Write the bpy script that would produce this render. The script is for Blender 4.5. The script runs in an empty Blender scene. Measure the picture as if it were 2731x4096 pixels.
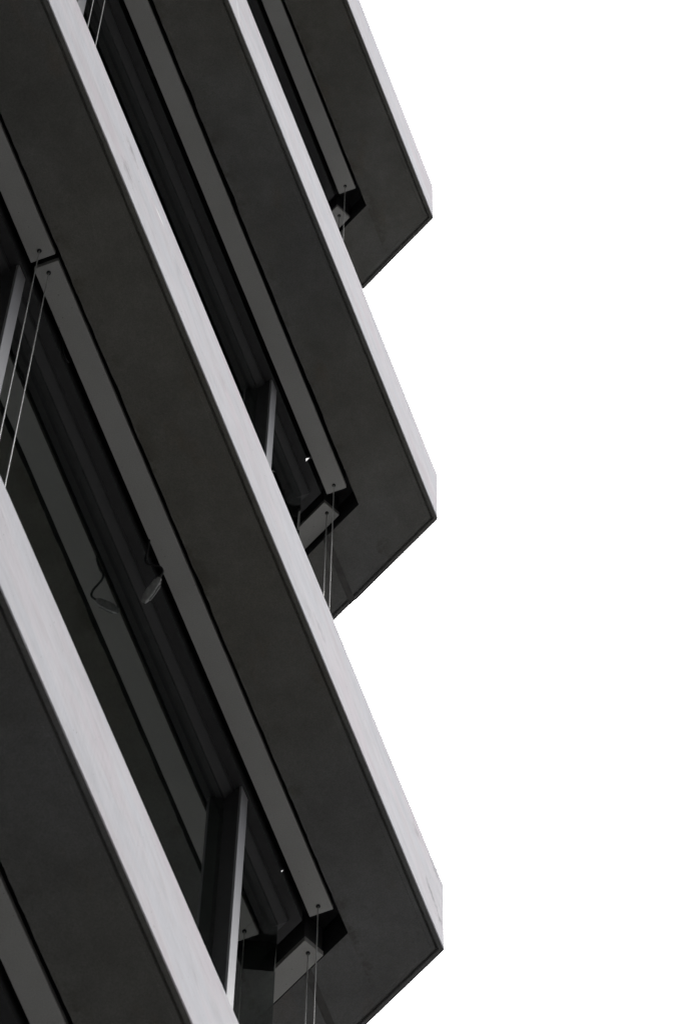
import bpy, math, random
from mathutils import Vector, Matrix

S = bpy.context.scene
col = S.collection
rnd = random.Random(7)

# ------------------------------------------------------------------ camera
EYE = 1.60
PITCH, ROLL = 1.196595683, 0.033636572
cam_d = bpy.data.cameras.new('camera')
cam = bpy.data.objects.new('camera', cam_d)
col.objects.link(cam)
S.camera = cam
fw = Vector((0, math.cos(PITCH), math.sin(PITCH)))
up0 = Vector((0, -math.sin(PITCH), math.cos(PITCH)))
rt0 = Vector((1, 0, 0))
rt = math.cos(ROLL) * rt0 + math.sin(ROLL) * up0
up = -math.sin(ROLL) * rt0 + math.cos(ROLL) * up0
m = Matrix((rt, up, -fw)).transposed().to_4x4()
m.translation = Vector((0, 0, EYE))
cam.matrix_world = m
cam_d.sensor_fit = 'VERTICAL'
cam_d.sensor_height = 36.0
cam_d.sensor_width = 24.0
cam_d.lens = 20.2 * 1000 / 4096 * 36.0
cam_d.clip_start = 0.1
cam_d.clip_end = 2000
cam_d.dof.use_dof = True
cam_d.dof.focus_distance = 17.0
cam_d.dof.aperture_fstop = 20.0

# ------------------------------------------------------------------ sky, sun, exposure
SUN_EL, SUN_AZ = math.radians(62), math.radians(25)     # azimuth clockwise from +Y
w = bpy.data.worlds.new('World')
S.world = w
w.use_nodes = True
nt = w.node_tree
nt.nodes.clear()
sky = nt.nodes.new('ShaderNodeTexSky')
sky.sky_type = 'NISHITA'
sky.sun_disc = False
sky.sun_elevation = SUN_EL
sky.sun_rotation = SUN_AZ
sky.air_density = 1.0
sky.dust_density = 6.0
sky.ozone_density = 1.0
hs = nt.nodes.new('ShaderNodeHueSaturation')             # overcast: nearly colourless
hs.inputs['Saturation'].default_value = 0.12
bg = nt.nodes.new('ShaderNodeBackground')
bg.inputs['Strength'].default_value = 0.15
wo = nt.nodes.new('ShaderNodeOutputWorld')
nt.links.new(sky.outputs[0], hs.inputs['Color'])
nt.links.new(hs.outputs[0], bg.inputs[0])
nt.links.new(bg.outputs[0], wo.inputs[0])

sun_d = bpy.data.lights.new('sun', 'SUN')
sun_d.energy = 0.6
sun_d.angle = math.radians(30)
sun_d.color = (1.0, 0.975, 0.96)
sun = bpy.data.objects.new('sun', sun_d)
col.objects.link(sun)
to_sun = Vector((math.sin(SUN_AZ) * math.cos(SUN_EL), math.cos(SUN_AZ) * math.cos(SUN_EL), math.sin(SUN_EL)))
sun.rotation_euler = to_sun.to_track_quat('Z', 'Y').to_euler()
sun.location = to_sun * 60

S.view_settings.view_transform = 'Standard'
S.view_settings.look = 'None'
S.view_settings.gamma = 1.0
S.view_settings.use_curve_mapping = False
S.view_settings.exposure = 1.28

# ------------------------------------------------------------------ geometry of the place
CX, CY = 0.3602849, 6.8884280          # plan position of the slab corner
AL = 1.1742552                         # direction of the long front
TH = 2.2864883 - AL                    # turn of the return front at the corner
H = 3.6                                # storey height
T = 0.4593                             # slab edge height
Z0 = EYE + 21.10177                    # underside of the top slab
NS = 6
A_END, B_END = -8.0, 4.8
CT, ST = math.cos(TH), math.sin(TH)
zs = [Z0 - H * k for k in range(NS)]


def A(a, n):
    return (a, n)


def B(b, n):
    return (b * CT - n * ST, b * ST + n * CT)


def mitre(nA, nB):
    # point with y = nA and distance nB from the return front
    b = (nA - nB * CT) / ST
    return B(b, nB)


# ------------------------------------------------------------------ materials
def mat(name):
    mt = bpy.data.materials.new(name)
    mt.use_nodes = True
    n = mt.node_tree
    b = n.nodes['Principled BSDF']
    return mt, n, b


def node(n, t, **kw):
    x = n.nodes.new(t)
    for k, v in kw.items():
        setattr(x, k, v)
    return x


def noise(n, co, scale, detail=4.0, rough=0.55, stretch=None, rot=None):
    if stretch or rot:
        if rot:
            vr = node(n, 'ShaderNodeVectorRotate', rotation_type='Y_AXIS')
            vr.inputs['Angle'].default_value = rot
            n.links.new(co, vr.inputs['Vector'])
            co = vr.outputs[0]
        if stretch:
            mp = node(n, 'ShaderNodeMapping')
            mp.inputs['Scale'].default_value = stretch
            n.links.new(co, mp.inputs['Vector'])
            co = mp.outputs[0]
    t = node(n, 'ShaderNodeTexNoise')
    t.inputs['Scale'].default_value = scale
    t.inputs['Detail'].default_value = detail
    t.inputs['Roughness'].default_value = rough
    n.links.new(co, t.inputs['Vector'])
    return t.outputs['Fac']


def ramp(n, fac, stops):
    r = node(n, 'ShaderNodeValToRGB')
    e = r.color_ramp.elements
    while len(e) < len(stops):
        e.new(0.5)
    for i, (p, c) in enumerate(stops):
        e[i].position = p
        e[i].color = (c[0], c[1], c[2], 1) if not isinstance(c, float) else (c, c, c, 1)
    n.links.new(fac, r.inputs[0])
    return r.outputs[0]


def mixc(n, mode, fac, a, b):
    x = node(n, 'ShaderNodeMix', data_type='RGBA', blend_type=mode)
    if isinstance(fac, float):
        x.inputs[0].default_value = fac
    else:
        n.links.new(fac, x.inputs[0])
    for i, v in ((6, a), (7, b)):
        if isinstance(v, tuple):
            x.inputs[i].default_value = (v[0], v[1], v[2], 1)
        else:
            n.links.new(v, x.inputs[i])
    return x.outputs[2]


def bump(n, b, fac, strength, dist):
    bp = node(n, 'ShaderNodeBump')
    bp.inputs['Strength'].default_value = strength
    bp.inputs['Distance'].default_value = dist
    n.links.new(fac, bp.inputs['Height'])
    n.links.new(bp.outputs[0], b.inputs['Normal'])


# marks on the slab edges: (along, height, half length, half width, slope, strength; < 0 is a pale scratch)
MARKS = [(-2.6246, 15.8369, 0.0313, 0.01, -0.356, 0.4), (-2.6292, 15.6281, 0.0292, 0.016, 0.0644, 0.33), (-0.0772, 15.9154, 0.0326, 0.009, -0.1432, 0.42), (-0.1124, 15.6809, 0.0406, 0.008, -0.4165, 0.55), (-0.0427, 15.6393, 0.0163, 0.008, -0.3564, 0.45), (-1.0691, 15.6603, 0.0381, 0.01, -0.0774, 0.22), (-0.2431, 15.8693, 0.0223, 0.01, 0.1356, 0.3), (-1.1704, 15.5892, 0.0313, 0.012, 0.0609, 0.16), (-2.2524, 15.7867, 0.0237, 0.012, -0.451, 0.16), (-1.8787, 15.7514, 0.0255, 0.014, 0.0086, 0.14), (-1.1861, 19.9426, 0.0252, 0.012, -0.2851, 0.15), (-1.979, 18.6233, 0.0187, 0.01, -0.1888, 0.16), (-2.4611, 11.9317, 0.0297, 0.014, 0.0215, 0.1), (-0.2094, 23.0037, 0.0259, 0.012, -0.7583, 0.12), (-2.4022, 15.846, 0.0219, 0.003, 0.1237, -0.5), (-2.0537, 19.2262, 0.0536, 0.004, -1.2995, -0.2)]


def marks(n, tc, c):
    brk = node(n, 'ShaderNodeTexNoise')
    brk.inputs['Scale'].default_value = 55.0
    brk.inputs['Detail'].default_value = 4.0
    n.links.new(tc, brk.inputs['Vector'])
    for a, z, hl, hw, ang, st in MARKS:
        v = node(n, 'ShaderNodeVectorMath', operation='SUBTRACT')
        n.links.new(tc, v.inputs[0])
        v.inputs[1].default_value = (a, 0, z)
        r = node(n, 'ShaderNodeVectorRotate', rotation_type='Y_AXIS')
        r.inputs['Angle'].default_value = ang
        n.links.new(v.outputs[0], r.inputs['Vector'])
        sc = node(n, 'ShaderNodeVectorMath', operation='MULTIPLY')
        sc.inputs[1].default_value = (0.55 / hl, 0, 0.32 / hw)
        n.links.new(r.outputs[0], sc.inputs[0])
        ln = node(n, 'ShaderNodeVectorMath', operation='LENGTH')
        n.links.new(sc.outputs[0], ln.inputs[0])
        ad = node(n, 'ShaderNodeMath', operation='MULTIPLY_ADD')
        n.links.new(brk.outputs['Fac'], ad.inputs[0])
        ad.inputs[1].default_value = 2.2 if st > 0 else 0.4
        n.links.new(ln.outputs['Value'], ad.inputs[2])
        mr = node(n, 'ShaderNodeMapRange')
        mr.inputs['From Min'].default_value = 2.1 if st > 0 else 1.2
        mr.inputs['From Max'].default_value = 1.2 if st > 0 else 0.8
        mr.inputs['To Max'].default_value = min(1.0, abs(st) * 1.8)
        n.links.new(ad.outputs[0], mr.inputs['Value'])
        c = mixc(n, 'MULTIPLY' if st > 0 else 'MIX', mr.outputs[0], c, (0.42, 0.42, 0.44) if st > 0 else (0.9, 0.9, 0.9))
    return c


def concrete_fascia():  # the underside's concrete again, its lighter base carrying the light it catches
    mt, n, b = mat('lit_concrete')
    tc = node(n, 'ShaderNodeTexCoord').outputs['Object']
    base = ramp(n, noise(n, tc, 1.6, 5, 0.6, (1, 1, 2.2)), [(0.3, (0.575, 0.560, 0.595)), (0.7, (0.68, 0.662, 0.70))])
    # veins the float left, running along the edge on a slight slant
    st = ramp(n, noise(n, tc, 9.0, 6, 0.62, (0.8, 1.0, 2.2), -0.22), [(0.30, 0.87), (0.55, 1.0), (0.75, 1.03)])
    c = mixc(n, 'MULTIPLY', 0.9, base, st)
    fine = ramp(n, noise(n, tc, 34.0, 4, 0.6, (0.45, 1.0, 1.7), -0.22), [(0.3, 0.93), (0.7, 1.03)])
    c = mixc(n, 'MULTIPLY', 0.6, c, fine)
    # pinkish and bluish casts in the cement
    wm = ramp(n, noise(n, tc, 2.6, 3, 0.5, (0.8, 1, 2.5), -0.15), [(0.40, (0.965, 0.99, 1.0)), (0.52, (1.0, 1.0, 1.0)), (0.66, (1.0, 0.955, 0.965))])
    c = mixc(n, 'MULTIPLY', 1.0, c, wm)
    # grey smears
    sm = ramp(n, noise(n, tc, 6.0, 4, 0.6, (0.9, 1, 2.2), -0.25), [(0.64, 0.0), (0.76, 0.5)])
    c = mixc(n, 'MULTIPLY', sm, c, (0.68, 0.68, 0.70))
    # blow holes
    pit = ramp(n, noise(n, tc, 75.0, 1, 0.4, (1.8, 1, 0.8)), [(0.73, 0.0), (0.78, 0.8)])
    c = mixc(n, 'MULTIPLY', pit, c, (0.45, 0.44, 0.43))
    # fine run-off lines towards the corner
    rl = ramp(n, noise(n, tc, 60.0, 3, 0.5, (2.0, 1, 0.05)), [(0.35, 0.90), (0.6, 1.02)])
    c = mixc(n, 'MULTIPLY', ramp(n, noise(n, tc, 1.1, 2, 0.5), [(0.45, 0.05), (0.62, 0.40)]), c, rl)
    c = marks(n, tc, c)
    n.links.new(c, b.inputs['Base Color'])
    b.inputs['Roughness'].default_value = 0.85
    bump(n, b, noise(n, tc, 60.0, 5, 0.65, (1.4, 1, 0.7)), 0.25, 0.003)
    return mt


def concrete_soffit():  # same concrete as the slab edge; its shade is put into a darker base
    mt, n, b = mat('shaded_concrete')
    tc = node(n, 'ShaderNodeTexCoord').outputs['Object']
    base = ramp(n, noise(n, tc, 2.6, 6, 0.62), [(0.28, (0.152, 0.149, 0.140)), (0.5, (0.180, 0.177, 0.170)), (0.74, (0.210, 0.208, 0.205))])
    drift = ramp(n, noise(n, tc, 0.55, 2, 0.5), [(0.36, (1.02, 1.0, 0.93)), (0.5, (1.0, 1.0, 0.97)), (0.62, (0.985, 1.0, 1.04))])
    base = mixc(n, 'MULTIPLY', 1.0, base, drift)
    sep = node(n, 'ShaderNodeSeparateXYZ')
    n.links.new(tc, sep.inputs[0])
    rim = node(n, 'ShaderNodeMapRange')
    rim.inputs['From Min'].default_value = 0.185
    rim.inputs['From Max'].default_value = 0.25
    n.links.new(sep.outputs['Y'], rim.inputs['Value'])
    pat = node(n, 'ShaderNodeMath', operation='MULTIPLY')
    cut = node(n, 'ShaderNodeMath', operation='LESS_THAN')      # only beside the slot of the long front
    n.links.new(sep.outputs['Y'], cut.inputs[0])
    cut.inputs[1].default_value = 0.2557
    rc = node(n, 'ShaderNodeMath', operation='MULTIPLY')
    n.links.new(rim.outputs[0], rc.inputs[0])
    n.links.new(cut.outputs[0], rc.inputs[1])
    n.links.new(rc.outputs[0], pat.inputs[0])
    n.links.new(ramp(n, noise(n, tc, 7.0, 5, 0.7), [(0.52, 0.0), (0.60, 0.8)]), pat.inputs[1])
    base = mixc(n, 'MULTIPLY', pat.outputs[0], base, (0.72, 0.70, 0.66))
    cl = ramp(n, noise(n, tc, 9.0, 5, 0.65), [(0.3, 0.86), (0.7, 1.10)])
    c = mixc(n, 'MULTIPLY', 0.9, base, cl)
    rust = ramp(n, noise(n, tc, 3.4, 4, 0.6, (1, 2, 1)), [(0.60, 0.0), (0.76, 0.55)])
    c = mixc(n, 'MULTIPLY', rust, c, (1.02, 0.86, 0.74))
    blot = ramp(n, noise(n, tc, 14.0, 4, 0.7), [(0.64, 0.0), (0.74, 0.22)])
    c = mixc(n, 'MULTIPLY', blot, c, (0.7, 0.69, 0.67))
    lime = ramp(n, noise(n, tc, 6.0, 6, 0.72, (1, 1.6, 1)), [(0.66, 0.0), (0.74, 0.45)])
    c = mixc(n, 'MIX', lime, c, (0.27, 0.265, 0.25))
    gr = ramp(n, noise(n, tc, 260.0, 2, 0.5), [(0.3, 0.86), (0.7, 1.14)])
    c = mixc(n, 'MULTIPLY', 1.0, c, gr)
    n.links.new(c, b.inputs['Base Color'])
    b.inputs['Roughness'].default_value = 0.9
    bump(n, b, noise(n, tc, 45.0, 6, 0.7), 0.3, 0.003)
    return mt


def plain(name, c, rough, metal=0.0, vary=0.1, scale=20.0, stretch=None):
    mt, n, b = mat(name)
    tc = node(n, 'ShaderNodeTexCoord').outputs['Object']
    v = ramp(n, noise(n, tc, scale, 4, 0.6, stretch), [(0.3, 1 - vary), (0.7, 1 + vary)])
    cc = mixc(n, 'MULTIPLY', 1.0, c, v)
    n.links.new(cc, b.inputs['Base Color'])
    b.inputs['Roughness'].default_value = rough
    b.inputs['Metallic'].default_value = metal
    return mt


def blind_paint():
    mt, n, b = mat('grey_powder_coat')
    tc = node(n, 'ShaderNodeTexCoord').outputs['Object']
    v = ramp(n, noise(n, tc, 3.0, 5, 0.6), [(0.3, (0.43, 0.425, 0.41)), (0.7, (0.50, 0.495, 0.485))])
    g = ramp(n, noise(n, tc, 300.0, 2, 0.5), [(0.3, 0.9), (0.7, 1.1)])
    c = mixc(n, 'MULTIPLY', 1.0, v, g)
    sp = ramp(n, noise(n, tc, 85.0, 1, 0.4), [(0.75, 0.0), (0.79, 0.8)])
    c = mixc(n, 'MULTIPLY', sp, c, (0.4, 0.38, 0.36))
    n.links.new(c, b.inputs['Base Color'])
    b.inputs['Roughness'].default_value = 0.6
    return mt


def glass_mat():
    mt = bpy.data.materials.new('tinted_glass')
    mt.use_nodes = True
    n = mt.node_tree
    n.nodes.clear()
    fr = node(n, 'ShaderNodeFresnel')
    fr.inputs['IOR'].default_value = 1.55
    tr = node(n, 'ShaderNodeBsdfTransparent')
    tr.inputs['Color'].default_value = (0.55, 0.58, 0.565, 1)
    gl = node(n, 'ShaderNodeBsdfGlossy')
    gl.inputs['Roughness'].default_value = 0.0
    gl.inputs['Color'].default_value = (0.95, 0.98, 0.97, 1)
    mx = node(n, 'ShaderNodeMixShader')
    out = node(n, 'ShaderNodeOutputMaterial')
    geo = node(n, 'ShaderNodeNewGeometry')

    def mth(op, x, y):
        q = node(n, 'ShaderNodeMath', operation=op)
        for i, v in enumerate((x, y)):
            if isinstance(v, float):
                q.inputs[i].default_value = v
            else:
                n.links.new(v, q.inputs[i])
        return q.outputs[0]
    F = fr.outputs[0]
    two = mth('DIVIDE', mth('MULTIPLY', F, 2.0), mth('ADD', F, 1.0))      # two panes: 2F / (1 + F)
    n.links.new(mth('MULTIPLY', two, mth('SUBTRACT', 1.0, geo.outputs['Backfacing'])), mx.inputs[0])
    n.links.new(tr.outputs[0], mx.inputs[1])
    n.links.new(gl.outputs[0], mx.inputs[2])
    n.links.new(mx.outputs[0], out.inputs[0])
    return mt


def asphalt():
    mt, n, b = mat('asphalt')
    tc = node(n, 'ShaderNodeTexCoord').outputs['Object']
    c = ramp(n, noise(n, tc, 30.0, 6, 0.7), [(0.3, 0.042), (0.7, 0.064)])
    n.links.new(c, b.inputs['Base Color'])
    b.inputs['Roughness'].default_value = 0.9
    return mt


M_FASCIA = concrete_fascia()
M_SOFFIT = concrete_soffit()
M_CORE = plain('inner_concrete', (0.16, 0.157, 0.15), 0.9, 0, 0.15, 4.0)
M_SLOT_SHADE = plain('slot_shade', (0.042, 0.042, 0.044), 0.8, 0, 0.2, 20.0)  # near-black colour standing in for the shade inside the slot
M_SEAL = plain('joint_sealant', (0.11, 0.107, 0.103), 0.8, 0, 0.2, 30.0)
M_FRAME = plain('dark_anodised_frame', (0.038, 0.038, 0.040), 0.6, 0.0, 0.12, 12.0, (0.4, 3, 3))
M_CAP = plain('brushed_aluminium', (0.31, 0.31, 0.325), 0.55, 0.2, 0.05, 30.0, (6, 6, 0.2))
M_BLIND = blind_paint()
M_HOUS = plain('blind_housing_paint', (0.10, 0.10, 0.10), 0.7, 0, 0.1)
M_DARK = plain('black_rubber', (0.012, 0.012, 0.013), 0.6, 0, 0.1, 60.0)
M_WIRE = plain('steel_wire', (0.62, 0.62, 0.60), 0.4, 0.3, 0.08, 200.0)
M_GLASS = glass_mat()
M_PLUG = plain('grey_plastic', (0.27, 0.27, 0.265), 0.5, 0, 0.25, 90.0)
M_CLIP = plain('polished_steel', (0.86, 0.86, 0.87), 0.08, 1.0, 0.02)
M_INT = plain('interior_plaster', (0.30, 0.30, 0.29), 0.9, 0, 0.1, 2.0)
M_ASPH = asphalt()
M_PAVE = plain('dark_paving', (0.034, 0.0335, 0.033), 0.9, 0, 0.2, 6.0)


# ------------------------------------------------------------------ mesh helpers
def link(name, me, mt, parent=None):
    o = bpy.data.objects.new(name, me)
    col.objects.link(o)
    if mt and not me.materials:
        me.materials.append(mt)
    if parent:
        o.parent = parent
    return o


def empty(name, loc, rz, parent=None):
    o = bpy.data.objects.new(name, None)
    col.objects.link(o)
    o.empty_display_size = 0.2
    o.location = loc
    o.rotation_euler = (0, 0, rz)
    if parent:
        o.parent = parent
    return o


def tag(o, label=None, cat=None, group=None, kind=None):
    for k, v in (('label', label), ('category', cat), ('group', group), ('kind', kind)):
        if v:
            o[k] = v
    return o


def mesh(name, verts, faces, smooth=False):
    me = bpy.data.meshes.new(name)
    me.from_pydata(verts, [], faces)
    me.validate()
    import bmesh
    bm = bmesh.new()
    bm.from_mesh(me)
    bmesh.ops.recalc_face_normals(bm, faces=bm.faces)
    bm.to_mesh(me)
    bm.free()
    if smooth:
        for f in me.polygons:
            f.use_smooth = True
    me.update()
    return me


def sweep(name, profile, stations, jit=None):
    """profile: [(n, z)], stations: functions n -> (x, y); jit(i, j) -> (dn, dz)."""
    v, f = [], []
    k = len(profile)
    for i, s in enumerate(stations):
        for j, (n, z) in enumerate(profile):
            dn, dz = jit(i, j) if jit else (0, 0)
            x, y = s(n + dn)
            v.append((x, y, z + dz))
    for i in range(len(stations) - 1):
        for j in range(k):
            j2 = (j + 1) % k
            f.append((i * k + j, i * k + j2, (i + 1) * k + j2, (i + 1) * k + j))
    f.append(tuple(range(k)))
    f.append(tuple(reversed(range((len(stations) - 1) * k, len(stations) * k))))
    return mesh(name, v, f)


def box(name, x0, x1, y0, y1, z0, z1, bev=0.0):
    import bmesh
    bm = bmesh.new()
    bmesh.ops.create_cube(bm, size=1.0)
    for q in bm.verts:
        q.co = Vector(((x0 + x1) / 2 + q.co.x * (x1 - x0), (y0 + y1) / 2 + q.co.y * (y1 - y0), (z0 + z1) / 2 + q.co.z * (z1 - z0)))
    if bev:
        bmesh.ops.bevel(bm, geom=list(bm.edges), offset=bev, segments=2, affect='EDGES', profile=0.5)
    me = bpy.data.meshes.new(name)
    bm.to_mesh(me)
    bm.free()
    return me


def tube(name, pts, r, seg=8, cap=True):
    pts = [Vector(p) for p in pts]
    v, f = [], []
    ref = None
    for i, p in enumerate(pts):
        d = (pts[min(i + 1, len(pts) - 1)] - pts[max(i - 1, 0)]).normalized()
        if ref is None:
            ref = d.orthogonal().normalized()
        ref = (ref - d * ref.dot(d)).normalized()
        b = d.cross(ref)
        rr = r[i] if isinstance(r, (list, tuple)) else r
        for s in range(seg):
            a = 2 * math.pi * s / seg
            v.append(p + (ref * math.cos(a) + b * math.sin(a)) * rr)
    for i in range(len(pts) - 1):
        for s in range(seg):
            s2 = (s + 1) % seg
            f.append((i * seg + s, i * seg + s2, (i + 1) * seg + s2, (i + 1) * seg + s))
    if cap:
        f.append(tuple(range(seg)))
        f.append(tuple(reversed(range((len(pts) - 1) * seg, len(pts) * seg))))
    return mesh(name, [tuple(q) for q in v], f, True)


def catmull(pts, n=8):
    P = [Vector(p) for p in pts]
    P = [P[0] * 2 - P[1]] + P + [P[-1] * 2 - P[-2]]
    out = []
    for i in range(1, len(P) - 2):
        for s in range(n):
            t = s / n
            out.append(0.5 * ((2 * P[i]) + (P[i + 1] - P[i - 1]) * t + (2 * P[i - 1] - 5 * P[i] + 4 * P[i + 1] - P[i + 2]) * t * t
                              + (3 * P[i] - P[i - 1] - 3 * P[i + 1] + P[i + 2]) * t ** 3))
    out.append(P[-2])
    return out


# ------------------------------------------------------------------ the ground
def sheet(name, x0, x1, y0, y1, z, mt, rz=0.0, loc=(0, 0, 0)):
    me = mesh(name, [(x0, y0, 0), (x1, y0, 0), (x1, y1, 0), (x0, y1, 0)], [(0, 1, 2, 3)])
    o = link(name, me, mt)
    o.location = (loc[0], loc[1], z)
    o.rotation_euler = (0, 0, rz)
    return tag(o, kind='structure')


sheet('ground', -700, 700, -700, 700, -0.13, M_ASPH)
pv = link('pavement', box('pavement', -45, 30, -3.6, 12, -0.30, 0.0, 0.02), M_PAVE)
pv.location = (CX, CY, 0)
pv.rotation_euler = (0, 0, AL)
tag(pv, kind='structure')

# ------------------------------------------------------------------ unseen block added across the street to dim the lower slabs
opp = empty('added_shading_block', (0, 0, 0), 0)
opp.location = (CX + 9 * math.sin(AL), CY - 9 * math.cos(AL), -0.13)
opp.rotation_euler = (0, 0, AL)
tag(opp, 'unseen plain grey block added across the street to shade the lower slabs', 'building')
OPP_H = 34.0
M_OPP = plain('grey_render', (0.13, 0.125, 0.12), 0.9, 0, 0.1, 0.5)
M_OPPG = plain('dark_window_glass', (0.03, 0.035, 0.04), 0.1, 0, 0.1, 0.5)
link('wall', box('wall', -60, -1, -14, 0, 0, OPP_H, 0.05), M_OPP, opp)
link('roof', box('roof', -60.3, -0.7, -14.3, 0.3, OPP_H + 0.002, OPP_H + 0.5, 0.03), M_OPP, opp)
opw = box('window_band', -59, -2, -0.05, 0.06, 0, 1.6, 0.02)
for i in range(9):
    o = link('window_band', opw, M_OPPG, opp)
    o.location = (0, 0, 1.2 + 3.5 * i)

# ------------------------------------------------------------------ the building
bld = empty('building', (CX, CY, 0), AL)
tag(bld, 'modernist office block with pale concrete slab edges stepping along dark glazed storeys', 'building')

N_SLOT = 0.2555
G_A, G_B = 0.429, 0.459        # glass planes of the two fronts
DB = G_B - G_A
J0, J1 = 0.405, 0.431          # joint between the two eave castings


def darken_slot(o):
    # the slot's shade is painted on its inner faces as a darker material
    o.data.materials.append(M_SLOT_SHADE)
    for f in o.data.polygons:
        c = f.center
        if abs(f.normal.z) < 0.5 and f.area > 0.001 and (abs(c.y - N_SLOT) < 0.02 or abs(-c.x * ST + c.y * CT - N_SLOT) < 0.004) and f.normal.y > 0.1 - 0.6 * (c.x > -0.2):
            d1, d2 = c.y, -c.x * ST + c.y * CT
            if min(d1, d2) > 0.2:
                f.material_index = 1
    return o



def make_slab(k, z):
    r = random.Random(100 + k)
    core_p = [(0.2548, z + 0.2), (0.475, z + 0.2), (0.475, z + 0.012), (4.5, z + 0.012), (4.5, z + 0.44), (0.2548, z + 0.44)]
    core = sweep('floor_slab', core_p, [lambda n: A(A_END, n), lambda n: mitre(n, n), lambda n: B(B_END, n)])
    slab = link('floor_slab', core, M_CORE, bld)
    core.materials.append(M_SLOT_SHADE)  # slot ceiling: shade put into its colour
    core.materials.append(M_INT)
    for f in core.polygons:
        if f.normal.z < -0.5:
            f.material_index = 1 if f.center.z > z + 0.1 else 2

    # long eave casting, with a hand-made slot edge
    aa = [A_END, -6, -5]
    x = -4.2
    while x < -0.2:
        aa.append(x)
        x += 0.03
    bumps = [(r.uniform(-4, -0.3), r.uniform(0.03, 0.14), r.uniform(0.0015, 0.004)) for _ in range(4)]

    def jit(i, j):
        if j == 7 and i < len(aa):
            d = r.uniform(-0.0012, 0.0012)
            for c0, wd, am in bumps:
                t = abs(aa[i] - c0) / wd
                if t < 1:
                    d -= am * (1 - t * t) * r.uniform(0.6, 1.0)
            return (d, 0)
        if j in (1, 4):
            return (r.uniform(-0.0006, 0.0006), 0)
        return (0, 0)
    ev = [(0.0030, z + 0.0004), (0.0150, z - 0.0012), (0.0175, z + 0.012), (0.0205, z + 0.012), (0.0245, z + 0.0020), (0.0370, z + 0.0015), (0.0385, z), (N_SLOT, z), (N_SLOT, z + 0.455), (0.0030, z + 0.455)]
    st = [(lambda n, a=a: A(a, n)) for a in aa] + [lambda n: mitre(n, n), lambda n: mitre(J0, n)]
    darken_slot(link('eave_panel', sweep('eave_panel', ev, st, jit), M_SOFFIT, slab))
    # eave casting of the return front, 4 mm back
    ev2 = [(n + 0.004 if n < 0.1 else n, q) for n, q in ev]
    st2 = [lambda n: mitre(J1, n)] + [(lambda n, b=b: B(b, n)) for b in (0.6, 1.2, 2.5, B_END)]
    darken_slot(link('eave_panel', sweep('eave_panel', ev2, st2), M_SOFFIT, slab))
    # joint filler
    sp = [(0.0025, z + 0.004), (0.2545, z + 0.004), (0.2545, z + 0.43), (0.0025, z + 0.43)]
    link('joint_seal', sweep('joint_seal', sp, [lambda n: mitre(J0 - 0.001, n), lambda n: mitre(J1 + 0.001, n)]), M_SEAL, slab)

    # slab edge of the long front, turning the corner with a small arris
    fp = [(0.0022, z), (0.0034, z), (0.0034, z + T), (0.003, z + T), (0.0, z + T - 0.004), (0.0, z + 0.0022)]
    fa = [A_END, -6, -5]
    x = -4.2
    while x < -0.02:
        fa.append(x)
        x += 0.02
    ch = 0.0035

    def ca(n):
        return max(0.0004, ch * (1 - max(n, 0) / 0.0166))
    st = [(lambda n, a=a: A(a, n)) for a in fa]
    mb = lambda n: n * (1 / ST - CT / ST)            # run-back of the mitre
    st += [lambda n: A(-mb(n) - ca(n), n), lambda n: B(mb(n) + ca(n), n)]
    fb = [0.05 + 0.02 * i for i in range(19)]
    st += [(lambda n, b=b: B(b, n)) for b in fb] + [lambda n: mitre(J0, n)]

    def fj(i, j):
        if j in (0, 5):
            d = abs(r.gauss(0, 0.0004))
            if r.random() < 0.03:
                d += r.uniform(0.0006, 0.0018)
            return (0.0, d) if j == 5 else (d, 0.0)
        return (0, 0)
    link('fascia', sweep('fascia', fp, st, fj), M_FASCIA, slab)
    fp2 = [(n + 0.0045, q) for n, q in fp]
    link('fascia', sweep('fascia', fp2, st2), M_FASCIA, slab)
    return slab


for k, z in enumerate(zs):
    make_slab(k, z)

# inner wall and ends that close the storeys
wp = [(4.0, 0.0), (4.3, 0.0), (4.3, Z0 + 0.2), (4.0, Z0 + 0.2)]
link('inner_wall', sweep('inner_wall', wp, [lambda n: A(A_END + 0.02, n), lambda n: mitre(n, n), lambda n: B(B_END - 0.02, n)]), M_INT, bld)
link('end_wall', box('end_wall', A_END + 0.03, A_END + 0.25, 0.46, 4.1, 0, Z0 + 0.1), M_INT, bld)
ew = sweep('end_wall', [(0.50, 0.0), (4.1, 0.0), (4.1, Z0 + 0.1), (0.50, Z0 + 0.1)], [lambda n: B(B_END - 0.25, n), lambda n: B(B_END - 0.03, n)])
link('end_wall', ew, M_INT, bld)
bp = [(0.52, 0.0), (0.75, 0.0), (0.75, zs[-1] + 0.1), (0.52, zs[-1] + 0.1)]
link('base_wall', sweep('base_wall', bp, [lambda n: A(A_END + 0.04, n), lambda n: mitre(n, n), lambda n: B(B_END - 0.04, n)]), M_CORE, bld)

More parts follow.
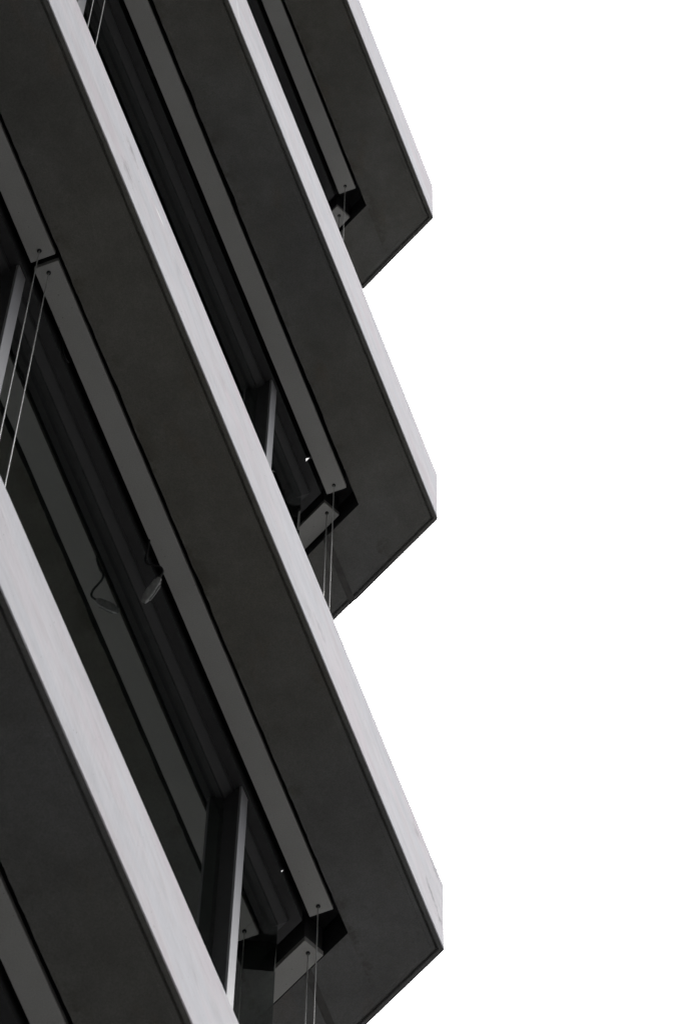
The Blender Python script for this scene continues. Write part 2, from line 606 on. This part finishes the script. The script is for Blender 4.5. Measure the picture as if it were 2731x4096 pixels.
# windows: one per bay, both fronts
MUL_A = [-0.720 - 1.773 * i for i in range(5)]
MUL_B = [1.10 + 1.773 * i for i in range(2)]
HEAD = [(0.366, -0.030), (0.366, 0.199), (0.462, 0.199), (0.462, -0.085), (0.4265, -0.085), (0.403, -0.052), (0.400, -0.030)]
SILL = [(0.370, T - 0.02), (0.370, T + 0.05), (0.462, T + 0.07), (0.462, T - 0.02)]
GLS = [(G_A, T + 0.02), (G_A, H - 0.07), (G_A + 0.024, H - 0.07), (G_A + 0.024, T + 0.02)]
for k in range(1, NS):
    zl, zu = zs[k], zs[k - 1]       # slab below, slab above

    def bay(stations):
        wdw = empty('window', (0, 0, 0), 0, bld)
        link('head_frame', sweep('head_frame', [(n, zu + q) for n, q in HEAD], stations), M_FRAME, wdw)
        link('sill_frame', sweep('sill_frame', [(n, zl + q) for n, q in SILL], stations), M_FRAME, wdw)
        link('glass_pane', sweep('glass_pane', [(n, zl + q) for n, q in GLS], stations), M_GLASS, wdw)
        return wdw
    edges = [None] + MUL_A + [A_END + 0.1]
    for i in range(len(edges) - 1):
        hi = (lambda n: mitre(n, n + DB - 0.0005)) if i == 0 else (lambda n, a=edges[i]: A(a, n))
        bay([hi, (lambda n, a=edges[i + 1]: A(a, n))])
    edges = [None] + MUL_B + [B_END - 0.1]
    for i in range(len(edges) - 1):
        lo = (lambda n: mitre(n + 0.0005, n + DB)) if i == 0 else (lambda n, b=edges[i]: B(b, n + DB))
        bay([lo, (lambda n, b=edges[i + 1]: B(b, n + DB))])
    # mullions: dark body, bright cover cap
    for a in (MUL_A[1:] if k == 1 else MUL_A):
        mu = link('mullion', box('mullion', a - 0.0245, a + 0.0245, 0.381, 0.4285, zl + T, zu - 0.02), M_FRAME, bld)
        link('cover_cap', box('cover_cap', a - 0.025, a + 0.025, 0.3735, 0.3815, zl + T, zu - 0.026, 0.0012), M_CAP, mu)
    for b in MUL_B:
        me = sweep('mullion', [(0.381 + DB, zl + T), (0.4285 + DB, zl + T), (0.4285 + DB, zu - 0.02), (0.381 + DB, zu - 0.02)],
                   [lambda n: B(b - 0.0245, n), lambda n: B(b + 0.0245, n)])
        mu = link('mullion', me, M_FRAME, bld)
        me = sweep('cover_cap', [(0.3735 + DB, zl + T), (0.3815 + DB, zl + T), (0.3815 + DB, zu - 0.026), (0.3735 + DB, zu - 0.026)],
                   [lambda n: B(b - 0.025, n), lambda n: B(b + 0.025, n)])
        link('cover_cap', me, M_CAP, mu)


# ------------------------------------------------------------------ exterior blinds in the soffit slots
RB = Matrix.Rotation(AL, 3, 'Z')


def world(x, y, z):
    v = RB @ Vector((x, y, z))
    return Vector((v.x + CX, v.y + CY, v.z))


BL = 2.23
BW = 0.0765
rail_me = box('bottom_rail', 0, BL, 0, BW, 0, 0.030, 0.0012)
hous_me = box('housing', 0.004, BL - 0.004, 0.002, BW - 0.002, 0.034, 0.185, 0.001)
eye_me = None
WL = H - T - 0.001
wire_me = tube('guide_wire', [(0, 0, 0.015), (0, 0, -WL + 0.0)], 0.00185, 8)


def ring(name, r0, r1, z0, z1, seg=20):
    v, f = [], []
    for r, z in ((r0, z0), (r1, z0), (r1, z1), (r0, z1)):
        for s in range(seg):
            a = 2 * math.pi * s / seg
            v.append((r * math.cos(a), r * math.sin(a), z))
    for q in range(4):
        q2 = (q + 1) % 4
        for s in range(seg):
            s2 = (s + 1) % seg
            f.append((q * seg + s, q * seg + s2, q2 * seg + s2, q2 * seg + s))
    return mesh(name, v, f)


def disc_plug(name):
    seg = 18
    v, f = [], []
    prof = [(0.0070, 0.001), (0.0070, -0.0015), (0.0055, -0.0030), (0.0022, -0.0034)]
    for r, z in prof:
        for s in range(seg):
            a = 2 * math.pi * s / seg
            v.append((r * math.cos(a), r * math.sin(a), z))
    for q in range(len(prof) - 1):
        for s in range(seg):
            s2 = (s + 1) % seg
            f.append((q * seg + s, q * seg + s2, (q + 1) * seg + s2, (q + 1) * seg + s))
    f.append(tuple(range((len(prof) - 1) * seg, len(prof) * seg)))
    f.append(tuple(range(seg)))
    return mesh(name, v, f)


eye_me = disc_plug('wire_eyelet')
anchor_me = box('wire_anchor', -0.012, 0.012, -0.012, 0.012, 0, 0.018, 0.002)


def blind(front, start, n0, k, dz, label, bracket=None):
    z = zs[k]
    if front == 'A':
        p = world(start, n0, z + dz)
        rz = AL
    else:
        x, y = B(start, n0)
        p = world(x, y, z + dz)
        rz = AL + TH
    o = empty('exterior_blind', p, rz)
    tag(o, label, 'blind', 'exterior blinds recessed in the slab undersides')
    link('bottom_rail', rail_me, M_BLIND, o)
    link('housing', hous_me, M_HOUS, o)
    for hx in (0.0255, BL - 0.0255):
        e = link('wire_eyelet', eye_me, M_DARK, o)
        e.location = (hx, 0.0395, 0)
        wv = link('guide_wire', wire_me, M_WIRE, o)
        wv.location = (hx, 0.0395, 0)
        wv.scale = (1, 1, (WL + dz) / WL)
        an = link('wire_anchor', anchor_me, M_WIRE, o)
        an.location = (hx, 0.0395, -WL - dz + 0.0005)
    return o


A0 = -0.250 - BL
blind('A', A0, 0.2705, 0, 0.0, 'grey blind rail under the topmost slab, along the long front')
blind('B', 0.250, 0.2695, 0, 0.008, 'grey blind rail end on the return side under the topmost slab')
blind('A', A0, 0.2700, 1, -0.035, 'long grey blind rail under the second slab from the top')
blind('A', A0 - BL - 0.02, 0.2690, 1, -0.01, 'blind under the second slab of which only the leftmost of two guide wires shows')
blind('B', 0.250, 0.2705, 1, 0.035, 'short-looking grey blind rail on the return side under the second slab')
blind('A', A0, 0.2690, 2, 0.0, 'long grey blind rail under the third slab, beside the hanging cable plug')
blind('A', A0 - BL - 0.02, 0.2695, 2, 0.002, 'grey blind rail at the left edge under the third slab, past the rail joint')
blind('B', 0.256, 0.2685, 2, -0.030, 'wide grey blind rail on the return side under the third slab, lowest corner')
blind('A', A0, 0.2720, 3, 0.0, 'grey blind rail under the lowest slab in the bottom left corner')


# small polished fixing clips beside two of the rails
def clip(k, a, n, z, label, s):
    o = empty('fixing_clip', world(a, n, zs[k] + z), AL)
    tag(o, label, 'bracket', 'small steel fixing clips beside the blind rails')
    link('arm', box('arm', -0.004 * s, 0.004 * s, -0.014 * s, 0.004 * s, 0.004, 0.007, 0.0005), M_FRAME, o)
    # tab: mirror-bright, tilted so that it looks out at the sky
    v2c = (Vector((0, 0, EYE)) - o.location).normalized()
    out = (RB @ Vector((1.0, -0.20, 0.08))).normalized()
    nrm = (RB.transposed() @ (v2c + out).normalized())
    t1 = nrm.cross(Vector((1, 0, 0))).normalized()
    t2 = nrm.cross(t1)
    tri = [(-0.0070 * s, -0.005 * s), (0.0070 * s, -0.0035 * s), (0.002 * s, 0.0075 * s)]
    v = [tuple(t2 * x + t1 * y) for x, y in tri] + [tuple(t2 * x + t1 * y - nrm * 0.001) for x, y in tri]
    link('tab', mesh('tab', v, [(0, 1, 2), (5, 4, 3), (0, 3, 4, 1), (1, 4, 5, 2), (2, 5, 3, 0)]), M_CLIP, o)


clip(1, -0.415, 0.361, -0.060, 'bright white triangular fixing clip beside the rail under the second slab', 1.3)
clip(2, -0.451, 0.357, -0.060, 'tiny bright fixing clip beside the rail under the third slab', 0.55)


# ------------------------------------------------------------------ hanging cable plug
def loft(name, p0, p1, secs, up_hint):
    """secs: [(t, half width, half height)], rounded-rectangle sections from p0 to p1."""
    p0, p1 = Vector(p0), Vector(p1)
    d = (p1 - p0).normalized()
    side = d.cross(Vector(up_hint)).normalized()
    upv = side.cross(d)
    v, f = [], []
    ang = [i * math.pi / 8 for i in range(16)]
    for t, hw, hh in secs:
        c = p0.lerp(p1, t)
        for a in ang:
            ca, sa = math.cos(a), math.sin(a)
            e = 0.45
            x = math.copysign(abs(ca) ** e, ca) * hw
            y = math.copysign(abs(sa) ** e, sa) * hh
            v.append(tuple(c + side * x + upv * y))
    k = 16
    for i in range(len(secs) - 1):
        for s in range(k):
            s2 = (s + 1) % k
            f.append((i * k + s, i * k + s2, (i + 1) * k + s2, (i + 1) * k + s))
    f.append(tuple(range(k)))
    f.append(tuple(reversed(range((len(secs) - 1) * k, len(secs) * k))))
    return mesh(name, v, f)


zp = zs[2]
base = Vector((-1.510, 0.3285, zp - 0.163))
plug = empty('cable_connector', world(*base), AL)
tag(plug, 'grey plastic cable plug hanging from a looped cable in front of the glass', 'cable plug')
tip = Vector((0.029, 0.0605, -0.068))
hint = (-0.75, -0.2, -0.6)
pp = link('plug_body', loft('plug_body', tip * 0.50, tip * 1.0, [(0.0, 0.0135, 0.010), (0.1, 0.0142, 0.0105), (0.6, 0.0125, 0.0095), (0.9, 0.0090, 0.008), (1.0, 0.0070, 0.006)], hint), M_PLUG, plug)
sk = link('socket_body', loft('socket_body', tip * 0.02, tip * 0.485, [(0.0, 0.0068, 0.006), (0.22, 0.0078, 0.007), (0.26, 0.0112, 0.009), (0.95, 0.0128, 0.010), (1.0, 0.0125, 0.0098)], hint), M_PLUG, plug)
cl = loft('locking_lever', tip * 0.25, tip * 0.85, [(0.0, 0.0022, 0.0022), (0.5, 0.0026, 0.0026), (1.0, 0.0018, 0.0018)], hint)
lv = link('locking_lever', cl, M_PLUG, plug)
sd = tip.normalized().cross(Vector(hint)).normalized()
lv.location = sd * -0.0150
pts = catmull([tip * 0.03, (-0.010, -0.012, 0.016), (-0.019, -0.007, 0.034), (-0.028, 0.012, 0.045), (-0.036, 0.028, 0.052), (-0.042, 0.033, 0.075), (-0.052, 0.024, 0.110), (-0.07, 0.012, 0.20), (-0.08, 0.004, 0.30)])
link('cable', tube('cable', pts, 0.0034, 10), M_DARK, plug)


def cable_loop(k, a, n, z, sc, label):
    o = empty('blind_cable', world(a, n, zs[k] + z), AL)
    tag(o, label, 'cable', 'loose cables drooping from the slots')
    p = [(-0.05, 0.0, 0.12), (-0.035, 0.004, 0.05), (-0.015, 0.004, 0.0), (0.010, 0.002, -0.012), (0.030, 0.0, 0.010), (0.038, -0.004, 0.06), (0.04, -0.006, 0.12)]
    link('cord', tube('cord', catmull([Vector(q) * sc for q in p]), 0.0028, 8), M_DARK, o)


cable_loop(1, -2.00, 0.357, -0.010, 1.0, 'faint cable loop peeking out of the slot under the second slab')
cable_loop(2, -2.20, 0.357, -0.008, 0.7, 'faint cable loop peeking out of the slot under the third slab')
